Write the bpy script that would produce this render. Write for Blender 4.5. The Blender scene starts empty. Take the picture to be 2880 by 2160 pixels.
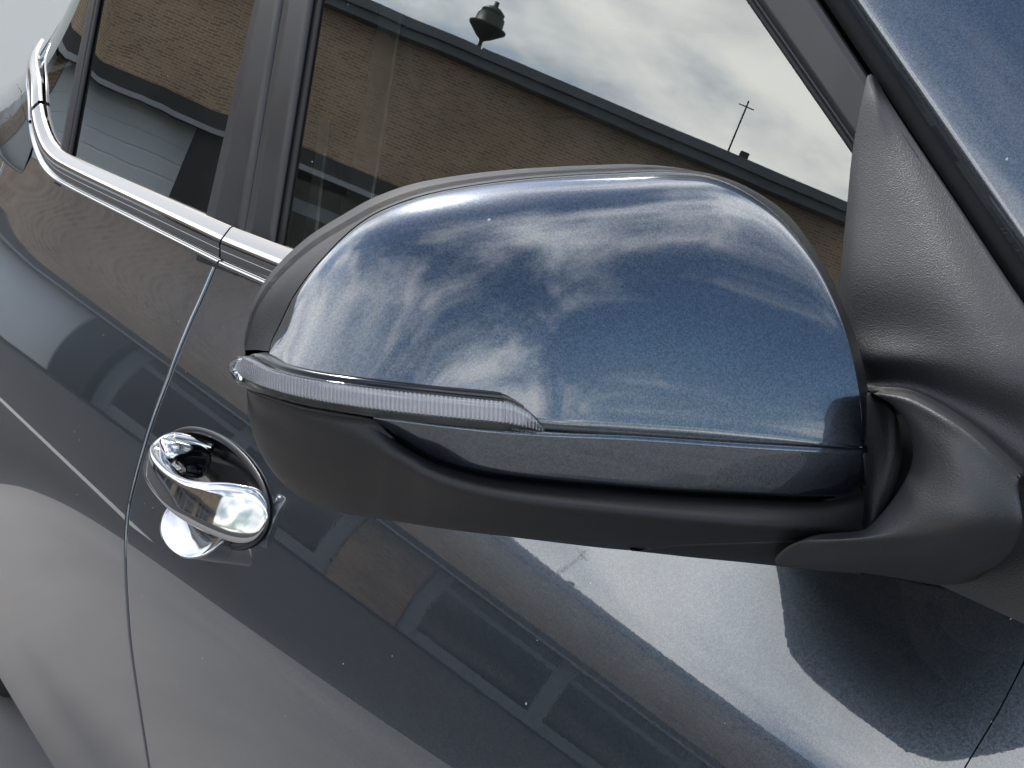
import bpy, bmesh, math, random
import numpy as np
from mathutils import Vector, Matrix

random.seed(7)
scene = bpy.context.scene
R_ = math.radians

# ---------------------------------------------------------------- camera
CAM_LOC = (1.331194, -0.551235, 1.191351)
CAM_FW = (-0.801829, 0.562385, -0.201974)
CAM_R = (0.558979, 0.825396, 0.079144)
CAM_U = (-0.211218, 0.049439, 0.976188)
CAM_F = 3784.53
cam_d = bpy.data.cameras.new('camera')
cam = bpy.data.objects.new('camera', cam_d)
scene.collection.objects.link(cam)
_r, _u, _b = Vector(CAM_R), Vector(CAM_U), -Vector(CAM_FW)
_m = Matrix((_r, _u, _b)).transposed().to_4x4()
_m.translation = Vector(CAM_LOC)
cam.matrix_world = _m
cam_d.sensor_width = 36.0
cam_d.lens = 36.0*CAM_F/2880.0
cam_d.clip_start = .02
cam_d.clip_end = 4000
scene.camera = cam

# ---------------------------------------------------------------- world, sun, exposure
SUN_EL, SUN_AZ = 48.0, 174.0     # azimuth measured from +x towards +y
world = bpy.data.worlds.new('World'); scene.world = world; world.use_nodes = True
wn = world.node_tree; wn.nodes.clear()
def N(tree, t, **kw):
    n = tree.nodes.new(t)
    for k, v in kw.items():
        if k == 'inp':
            for a, b in v.items(): n.inputs[a].default_value = b
        else: setattr(n, k, v)
    return n
L = wn.links.new
sky = N(wn, 'ShaderNodeTexSky', sky_type='NISHITA')
sky.sun_disc = False
sky.sun_elevation = R_(SUN_EL); sky.sun_rotation = R_(90-SUN_AZ)
sky.air_density = 1.15; sky.dust_density = .9; sky.ozone_density = 3.0
geo = N(wn, 'ShaderNodeTexCoord')
sep = N(wn, 'ShaderNodeSeparateXYZ'); L(geo.outputs['Generated'], sep.inputs[0])
zc = N(wn, 'ShaderNodeMath', operation='MAXIMUM', inp={1: 0.0}); L(sep.outputs['Z'], zc.inputs[0])
zz = N(wn, 'ShaderNodeMath', operation='ADD', inp={1: 0.16}); L(zc.outputs[0], zz.inputs[0])
px = N(wn, 'ShaderNodeMath', operation='DIVIDE'); L(sep.outputs['X'], px.inputs[0]); L(zz.outputs[0], px.inputs[1])
py = N(wn, 'ShaderNodeMath', operation='DIVIDE'); L(sep.outputs['Y'], py.inputs[0]); L(zz.outputs[0], py.inputs[1])
cmb = N(wn, 'ShaderNodeCombineXYZ'); L(px.outputs[0], cmb.inputs[0]); L(py.outputs[0], cmb.inputs[1]); cmb.inputs[2].default_value = 11.1
n1 = N(wn, 'ShaderNodeTexNoise', inp={'Scale': .85, 'Detail': 9.0, 'Roughness': .56, 'Distortion': .25}); L(cmb.outputs[0], n1.inputs['Vector'])
cov = N(wn, 'ShaderNodeMapRange', interpolation_type='SMOOTHSTEP', inp={1: .42, 2: .62}); L(n1.outputs['Fac'], cov.inputs[0])
n2 = N(wn, 'ShaderNodeTexNoise', inp={'Scale': 2.1, 'Detail': 6.0, 'Roughness': .5}); L(cmb.outputs[0], n2.inputs['Vector'])
thick = N(wn, 'ShaderNodeMapRange', interpolation_type='SMOOTHSTEP', inp={1: .40, 2: .66}); L(n2.outputs['Fac'], thick.inputs[0])
cr = N(wn, 'ShaderNodeMix', data_type='RGBA')
cr.inputs[6].default_value = (18.5, 18.2, 17.6, 1); cr.inputs[7].default_value = (10.5, 11, 11.7, 1)
L(thick.outputs[0], cr.inputs[0])
mx = N(wn, 'ShaderNodeMix', data_type='RGBA'); L(cov.outputs[0], mx.inputs[0]); L(sky.outputs[0], mx.inputs[6]); L(cr.outputs[2], mx.inputs[7])
bg = N(wn, 'ShaderNodeBackground', inp={'Strength': 0.13}); L(mx.outputs[2], bg.inputs[0])
wo = N(wn, 'ShaderNodeOutputWorld'); L(bg.outputs[0], wo.inputs[0])

sun_d = bpy.data.lights.new('sun', 'SUN'); sun_d.energy = 2.0; sun_d.angle = R_(4.0); sun_d.color = (1, .95, .88)
sun = bpy.data.objects.new('sun', sun_d); scene.collection.objects.link(sun)
_sd = Vector((math.cos(R_(SUN_EL))*math.cos(R_(SUN_AZ)), math.cos(R_(SUN_EL))*math.sin(R_(SUN_AZ)), math.sin(R_(SUN_EL))))
sun.rotation_euler = _sd.to_track_quat('Z', 'Y').to_euler()
vs = scene.view_settings
vs.view_transform = 'Standard'; vs.look = 'None'; vs.gamma = 1; vs.exposure = 0.45; vs.use_curve_mapping = False

# ---------------------------------------------------------------- materials
MATS = {}
def mat(name, base=(.5, .5, .5), rough=.5, metal=0.0, ior=1.5, coat=0.0, coat_ior=1.5, coat_rough=.02, **kw):
    m = bpy.data.materials.new(name); m.use_nodes = True
    b = m.node_tree.nodes['Principled BSDF']
    b.inputs['Base Color'].default_value = (*base, 1)
    b.inputs['Roughness'].default_value = rough; b.inputs['Metallic'].default_value = metal
    b.inputs['IOR'].default_value = ior
    b.inputs['Coat Weight'].default_value = coat; b.inputs['Coat IOR'].default_value = coat_ior; b.inputs['Coat Roughness'].default_value = coat_rough
    for k, v in kw.items(): b.inputs[k].default_value = v
    MATS[name] = m
    return m, m.node_tree, b
def obj_co(t, scale=None):
    c = N(t, 'ShaderNodeTexCoord'); return c.outputs['Object']

def specks(t, co, scale, pick, size):
    v = N(t, 'ShaderNodeTexVoronoi', inp={'Scale': scale}); t.links.new(co, v.inputs['Vector'])
    nz = N(t, 'ShaderNodeTexNoise', inp={'Scale': scale*6, 'Detail': 2.0}); t.links.new(co, nz.inputs['Vector'])
    sp = N(t, 'ShaderNodeSeparateColor'); t.links.new(v.outputs['Color'], sp.inputs[0])
    p = N(t, 'ShaderNodeMath', operation='GREATER_THAN', inp={1: pick}); t.links.new(sp.outputs[0], p.inputs[0])
    r = N(t, 'ShaderNodeMath', operation='MULTIPLY', inp={1: size*2.2}); t.links.new(nz.outputs['Fac'], r.inputs[0])
    d = N(t, 'ShaderNodeMath', operation='LESS_THAN'); t.links.new(v.outputs['Distance'], d.inputs[0]); t.links.new(r.outputs[0], d.inputs[1])
    m_ = N(t, 'ShaderNodeMath', operation='MULTIPLY'); t.links.new(p.outputs[0], m_.inputs[0]); t.links.new(d.outputs[0], m_.inputs[1])
    k = N(t, 'ShaderNodeMath', operation='MULTIPLY', inp={1: .8}); t.links.new(m_.outputs[0], k.inputs[0])
    return k.outputs[0]
# metallic paint: dark blue-grey flake under a clear coat
def paint(name, base, flake):
    m, t, b = mat(name, base, .27, .9, 1.5, 1.0, 1.85, .012)
    co = obj_co(t)
    v = N(t, 'ShaderNodeTexVoronoi', inp={'Scale': 1500.0}); t.links.new(co, v.inputs['Vector'])
    sp = N(t, 'ShaderNodeSeparateColor'); t.links.new(v.outputs['Color'], sp.inputs[0])
    mr = N(t, 'ShaderNodeMapRange', inp={1: 0.0, 2: 1.0, 3: 1-flake, 4: 1+flake}); t.links.new(sp.outputs[0], mr.inputs[0])
    ml = N(t, 'ShaderNodeMix', data_type='RGBA', blend_type='MULTIPLY', inp={0: 1.0}); ml.inputs[6].default_value = (*base, 1)
    t.links.new(mr.outputs[0], ml.inputs[7]); t.links.new(ml.outputs[2], b.inputs['Base Color'])
    # dust film and faint water marks on the clear coat
    n = N(t, 'ShaderNodeTexNoise', inp={'Scale': 9.0, 'Detail': 8.0, 'Roughness': .65}); t.links.new(co, n.inputs['Vector'])
    r = N(t, 'ShaderNodeMapRange', inp={1: .35, 2: .75, 3: .008, 4: .035}); t.links.new(n.outputs['Fac'], r.inputs[0])
    t.links.new(r.outputs[0], b.inputs['Coat Roughness'])
    sk = specks(t, co, 85.0, .91, .055)
    x2 = N(t, 'ShaderNodeMix', data_type='RGBA'); x2.inputs[7].default_value = (.55, .54, .51, 1); t.links.new(sk, x2.inputs[0]); t.links.new(ml.outputs[2], x2.inputs[6]); t.links.new(x2.outputs[2], b.inputs['Base Color'])
    iv = N(t, 'ShaderNodeMapRange', inp={1: 0.0, 2: 1.0, 3: .9, 4: 0.0}); t.links.new(sk, iv.inputs[0]); t.links.new(iv.outputs[0], b.inputs['Metallic'])
    iw = N(t, 'ShaderNodeMapRange', inp={1: 0.0, 2: 1.0, 3: 1.0, 4: 0.0}); t.links.new(sk, iw.inputs[0]); t.links.new(iw.outputs[0], b.inputs['Coat Weight'])
    # orange peel
    n3 = N(t, 'ShaderNodeTexNoise', inp={'Scale': 260.0, 'Detail': 2.0}); t.links.new(co, n3.inputs['Vector'])
    bp = N(t, 'ShaderNodeBump', inp={'Strength': .008, 'Distance': .0006}); t.links.new(n3.outputs['Fac'], bp.inputs['Height'])
    t.links.new(bp.outputs[0], b.inputs['Coat Normal'])
    return m
PAINT = paint('metallic_paint', (.060, .078, .103), .42)
def plastic(name, base, rough, bump, scale=900.0):
    m, t, b = mat(name, base, rough, 0, 1.5)
    co = obj_co(t)
    n = N(t, 'ShaderNodeTexNoise', inp={'Scale': scale, 'Detail': 3.0}); t.links.new(co, n.inputs['Vector'])
    bp = N(t, 'ShaderNodeBump', inp={'Strength': bump, 'Distance': .0006}); t.links.new(n.outputs['Fac'], bp.inputs['Height'])
    t.links.new(bp.outputs[0], b.inputs['Normal'])
    n2 = N(t, 'ShaderNodeTexNoise', inp={'Scale': 14.0, 'Detail': 5.0}); t.links.new(co, n2.inputs['Vector'])
    r = N(t, 'ShaderNodeMapRange', inp={1: .3, 2: .7, 3: rough-.05, 4: rough+.07}); t.links.new(n2.outputs['Fac'], r.inputs[0])
    t.links.new(r.outputs[0], b.inputs['Roughness'])
    return m
PLASTIC = plastic('textured_plastic', (.012, .0125, .0135), .42, .42, 1700)
PLASTIC_GREY = plastic('textured_plastic_weathered', (.020, .020, .022), .42, .6, 1500)
PLASTIC_GREY.node_tree.nodes['Principled BSDF'].inputs['IOR'].default_value = 1.75
SATIN = plastic('satin_trim', (.018, .018, .021), .36, .12, 1500)
RUBBER = mat('rubber', (.008, .008, .009), .6)[0]
BLACK_GLOSS = mat('black_gloss', (.010, .011, .013), .12)[0]
CHROME = mat('chrome', (.52, .525, .53), .06, 1.0)[0]
SATIN_CHROME = mat('satin_chrome', (.36, .345, .33), .30, 1.0)[0]
DARK = mat('dark_void', (.006, .006, .007), .8)[0]
FABRIC = plastic('dark_upholstery', (.012, .013, .014), .8, .3, 400)
TRIM_PALE = mat('pale_cabin_trim', (.74, .78, .74), .6)[0]
REFLECTOR = mat('lamp_reflector', (.92, .93, .96), .20, .75)[0]
TYRE = plastic('tyre_rubber', (.012, .012, .012), .7, .3, 200)
ALLOY = mat('alloy', (.5, .5, .52), .3, 1.0)[0]
def glass(name, ior, tint, rough=.0, wav=0.0):
    m = bpy.data.materials.new(name); m.use_nodes = True; t = m.node_tree; t.nodes.clear()
    o = N(t, 'ShaderNodeOutputMaterial'); f = N(t, 'ShaderNodeFresnel', inp={'IOR': ior})
    g = N(t, 'ShaderNodeBsdfGlossy', inp={'Roughness': rough}); g.inputs['Color'].default_value = (.97, 1.0, .98, 1)
    tr = N(t, 'ShaderNodeBsdfTransparent'); tr.inputs['Color'].default_value = (*tint, 1)
    mxs = N(t, 'ShaderNodeMixShader'); t.links.new(f.outputs[0], mxs.inputs[0]); t.links.new(tr.outputs[0], mxs.inputs[1]); t.links.new(g.outputs[0], mxs.inputs[2])
    if wav:
        n = N(t, 'ShaderNodeTexNoise', inp={'Scale': 7.0, 'Detail': 1.0}); t.links.new(obj_co(t), n.inputs['Vector'])
        bp = N(t, 'ShaderNodeBump', inp={'Strength': wav, 'Distance': .01}); t.links.new(n.outputs['Fac'], bp.inputs['Height'])
        t.links.new(bp.outputs[0], g.inputs['Normal'])
    if wav:
        df = N(t, 'ShaderNodeBsdfDiffuse'); df.inputs['Color'].default_value = (.6, .6, .57, 1)
        sk = specks(t, obj_co(t), 60.0, .93, .05)
        n5 = N(t, 'ShaderNodeTexNoise', inp={'Scale': 5.0, 'Detail': 7.0, 'Roughness': .7}); t.links.new(obj_co(t), n5.inputs['Vector'])
        fl = N(t, 'ShaderNodeMapRange', inp={1: .35, 2: .8, 3: .002, 4: .022}); t.links.new(n5.outputs['Fac'], fl.inputs[0])
        ad = N(t, 'ShaderNodeMath', operation='MAXIMUM'); t.links.new(sk, ad.inputs[0]); t.links.new(fl.outputs[0], ad.inputs[1])
        m2 = N(t, 'ShaderNodeMixShader'); t.links.new(ad.outputs[0], m2.inputs[0]); t.links.new(mxs.outputs[0], m2.inputs[1]); t.links.new(df.outputs[0], m2.inputs[2]); mxs = m2
    t.links.new(mxs.outputs[0], o.inputs[0])
    return m
PANE = glass('window_glass', 2.6, (.80, .90, .84), wav=.010)
PANE_DARK = glass('privacy_glass', 2.6, (.10, .12, .11), wav=.03)
LENS = glass('clear_lens', 1.6, (.93, .94, .96))
MIRROR = mat('mirror_glass', (.85, .86, .88), .01, 1.0)[0]

def noise_mat(name, a, b_, scale, rough, detail=8.0, bump=0.0):
    m, t, b = mat(name, a, rough)
    co = obj_co(t)
    n = N(t, 'ShaderNodeTexNoise', inp={'Scale': scale, 'Detail': detail, 'Roughness': .62}); t.links.new(co, n.inputs['Vector'])
    x = N(t, 'ShaderNodeMix', data_type='RGBA'); x.inputs[6].default_value = (*a, 1); x.inputs[7].default_value = (*b_, 1)
    mr = N(t, 'ShaderNodeMapRange', inp={1: .3, 2: .7}); t.links.new(n.outputs['Fac'], mr.inputs[0])
    t.links.new(mr.outputs[0], x.inputs[0]); t.links.new(x.outputs[2], b.inputs['Base Color'])
    if bump:
        bp = N(t, 'ShaderNodeBump', inp={'Strength': bump, 'Distance': .02}); t.links.new(n.outputs['Fac'], bp.inputs['Height']); t.links.new(bp.outputs[0], b.inputs['Normal'])
    return m
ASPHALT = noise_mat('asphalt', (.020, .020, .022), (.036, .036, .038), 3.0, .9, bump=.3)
PALE_GROUND = noise_mat('pale_ground', (.22, .208, .20), (.30, .285, .272), 1.6, .85, bump=.1)
WHITE_LINE = noise_mat('road_paint', (.70, .70, .68), (.55, .55, .53), 6.0, .6)
YELLOW_LINE = noise_mat('yellow_paint', (.70, .52, .10), (.55, .40, .08), 6.0, .6)
RENDER_WALL = noise_mat('pale_render', (.84, .815, .75), (.86, .835, .77), .5, .9)
FASCIA = noise_mat('grey_fascia', (.10, .115, .13), (.13, .145, .16), 1.0, .5)
FRAME_GREY = noise_mat('grey_frame', (.26, .28, .31), (.32, .34, .37), 2.0, .45)
SHUTTER = noise_mat('pale_shutter', (.74, .79, .84), (.80, .84, .88), .7, .45)
SOFFIT = noise_mat('dark_soffit', (.02, .022, .025), (.03, .032, .035), 2.0, .7)
SHOP_GLASS = mat('shop_glass', (.012, .014, .017), .05, 0, 1.5)[0]
LAMP_BODY = mat('lamp_body', (.035, .05, .035), .5)[0]
def brick_mat():
    m, t, b = mat('brick', (.3, .2, .15), .9)
    c = N(t, 'ShaderNodeTexCoord')
    br = N(t, 'ShaderNodeTexBrick', inp={'Scale': 1.0, 'Mortar Size': .012, 'Mortar Smooth': .2, 'Bias': -.1, 'Brick Width': .225, 'Row Height': .075})
    br.inputs['Color1'].default_value = (.45, .30, .19, 1); br.inputs['Color2'].default_value = (.28, .18, .11, 1); br.inputs['Mortar'].default_value = (.50, .42, .32, 1)
    t.links.new(c.outputs['UV'], br.inputs['Vector'])
    n = N(t, 'ShaderNodeTexNoise', inp={'Scale': .6, 'Detail': 6.0}); t.links.new(c.outputs['Object'], n.inputs['Vector'])
    mr = N(t, 'ShaderNodeMapRange', inp={1: .3, 2: .7, 3: .72, 4: 1.15}); t.links.new(n.outputs['Fac'], mr.inputs[0])
    ml = N(t, 'ShaderNodeMix', data_type='RGBA', blend_type='MULTIPLY', inp={0: 1.0}); t.links.new(br.outputs['Color'], ml.inputs[6]); t.links.new(mr.outputs[0], ml.inputs[7])
    t.links.new(ml.outputs[2], b.inputs['Base Color'])
    bp = N(t, 'ShaderNodeBump', inp={'Strength': .6, 'Distance': .01}); bp.invert = True
    t.links.new(br.outputs['Fac'], bp.inputs['Height']); t.links.new(bp.outputs[0], b.inputs['Normal'])
    return m
BRICK = brick_mat()

# ---------------------------------------------------------------- helpers
COL = scene.collection
def link(name, me, parent=None):
    o = bpy.data.objects.new(name, me); COL.objects.link(o)
    if parent is not None:
        o.parent = parent
        if parent.parent is None: o.matrix_parent_inverse = Matrix.Translation(-parent.location)
    return o
def mesh_obj(name, verts, faces, m, parent=None, smooth=True, mats=None, fm=None):
    me = bpy.data.meshes.new(name); me.from_pydata([tuple(v) for v in verts], [], faces)
    for k in (mats or [m]): me.materials.append(k)
    if fm is not None: me.polygons.foreach_set('material_index', fm)
    if smooth: me.polygons.foreach_set('use_smooth', [True]*len(me.polygons))
    me.update()
    return link(name, me, parent)
def grid_faces(nr, nc, close_c=False, base=0, flip=False):
    F = []
    for i in range(nr-1):
        for j in range(nc if close_c else nc-1):
            a, b = i*nc+j, i*nc+(j+1) % nc
            f = (base+a, base+b, base+b+nc, base+a+nc)
            F.append(f[::-1] if flip else f)
    return F
def grid(name, rows, m, parent=None, close_c=False, smooth=True, solid=0.0, sub=0):
    nr, nc = len(rows), len(rows[0])
    o = mesh_obj(name, [v for r in rows for v in r], grid_faces(nr, nc, close_c), m, parent, smooth)
    fix_normals(o)
    if solid:
        md = o.modifiers.new('thickness', 'SOLIDIFY'); md.thickness = solid; md.offset = -1
    if sub:
        md = o.modifiers.new('smooth', 'SUBSURF'); md.levels = sub; md.render_levels = sub
    return o
def fix_normals(o):
    bm = bmesh.new(); bm.from_mesh(o.data); bmesh.ops.recalc_face_normals(bm, faces=bm.faces)
    # open sheets: face outwards (towards -y / +x / up side where the photographer stands)
    s = Vector((0, 0, 0))
    for f in bm.faces: s += f.normal*f.calc_area()
    if s.dot(Vector((.5, -.8, .35))) < 0 and any(e.is_boundary for e in bm.edges):
        bmesh.ops.reverse_faces(bm, faces=bm.faces)
    bm.to_mesh(o.data); bm.free(); o.data.update()
def box_vf(c, sx, sy, sz, ax=None):
    """box centred at c with half sizes; ax optional 3 axes"""
    ax = ax or (Vector((1, 0, 0)), Vector((0, 1, 0)), Vector((0, 0, 1)))
    V = [Vector(c)+ax[0]*(sx*i)+ax[1]*(sy*j)+ax[2]*(sz*k) for i in (-1, 1) for j in (-1, 1) for k in (-1, 1)]
    F = [(0, 1, 3, 2), (4, 6, 7, 5), (0, 4, 5, 1), (2, 3, 7, 6), (0, 2, 6, 4), (1, 5, 7, 3)]
    return V, F
def box(name, c, sx, sy, sz, m, parent=None, ax=None, bevel=0.0):
    V, F = box_vf(c, sx, sy, sz, ax)
    o = mesh_obj(name, V, F, m, parent, smooth=False)
    if bevel:
        md = o.modifiers.new('bevel', 'BEVEL'); md.width = bevel; md.segments = 3
        o.data.polygons.foreach_set('use_smooth', [True]*len(o.data.polygons))
    return o
def resample(P, n, closed=False):
    """Catmull-Rom through the points, n samples even in arc length"""
    P = np.array([tuple(p) for p in P], float)
    Q = np.vstack([2*P[0]-P[1], P, 2*P[-1]-P[-2]])
    out = []
    for i in range(1, len(Q)-2):
        p0, p1, p2, p3 = Q[i-1:i+3]
        for t in np.linspace(0, 1, 24, endpoint=False):
            out.append(.5*((2*p1)+(-p0+p2)*t+(2*p0-5*p1+4*p2-p3)*t*t+(-p0+3*p1-3*p2+p3)*t**3))
    out.append(P[-1]); out = np.array(out)
    d = np.concatenate([[0], np.cumsum(np.linalg.norm(np.diff(out, axis=0), axis=1))])
    q = np.linspace(0, d[-1], n)
    return np.stack([np.interp(q, d, out[:, k]) for k in range(P.shape[1])], 1)
def tag(o, label, cat, group=None):
    o['label'] = label; o['category'] = cat
    if group: o['group'] = group
    return o
def empty(name, loc):
    o = bpy.data.objects.new(name, None); o.location = loc; COL.objects.link(o); o.empty_display_size = .2; return o
def tube(name, P, r, m, parent=None, seg=10, n=None):
    P = [Vector(tuple(p)) for p in (resample(P, n) if n else P)]
    rows = []
    for i, p in enumerate(P):
        t = (P[min(i+1, len(P)-1)]-P[max(i-1, 0)]).normalized()
        a = t.cross(Vector((0, 0, 1)));  a = a.normalized() if a.length > 1e-4 else Vector((1, 0, 0)); b = t.cross(a)
        rr = r[i] if isinstance(r, (list, tuple)) else r
        rows.append([p+a*(rr*math.cos(k*2*math.pi/seg))+b*(rr*math.sin(k*2*math.pi/seg)) for k in range(seg)])
    o = mesh_obj(name, [v for q in rows for v in q], grid_faces(len(rows), seg, True)+[tuple(range(seg))[::-1], tuple(len(rows)*seg-seg+k for k in range(seg))], m, parent)
    return o

# ---------------------------------------------------------------- the side of the car as a surface
RISE = 0.02973
TILT = np.array([(1.06,20),(1.0,22),(.96,25.5),(.93,26.5),(.912,25.7),(.892,22.8),(.86,20.5),(.83,18),(.79,15),(.76,12),(.735,8),(.715,4),(.69,0),(.65,-4),(.6,-7),(.55,-9),(.45,-10),(.35,-9),(.28,-4),(.2,-2),(.1,0)])
_s = np.linspace(.1, 1.06, 481)
_t = np.interp(_s, TILT[::-1, 0], TILT[::-1, 1])
_k = np.exp(-.5*(np.arange(-20, 21)/5.0)**2); _k /= _k.sum()
_t = np.convolve(np.pad(_t, 20, mode='edge'), _k, mode='valid')
_y = np.concatenate([[0], np.cumsum(np.tan(np.radians((_t[1:]+_t[:-1])/2))*np.diff(_s))])
_y += -.004 - np.interp(1.0, _s, _y)
def plan(x, s):
    w = np.clip((np.asarray(s)-.95)/.25, 0, 1.45)**1.5
    e = np.clip(-.55-np.asarray(x), 0, None)
    f = np.clip(np.asarray(x)-1.05, 0, None)
    return (.03+.22*w)*e*e + .10*f*f
def body_y(x, s):
    """outer skin of the doors: x forward, s height measured at the belt line"""
    return np.interp(s, _s, _y) + plan(x, s)
def glass_y(x, z):
    return .0 + np.tan(np.radians(11.2))*(np.asarray(z)-1.0) + plan(x, np.asarray(z)+RISE*np.asarray(x))

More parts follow.
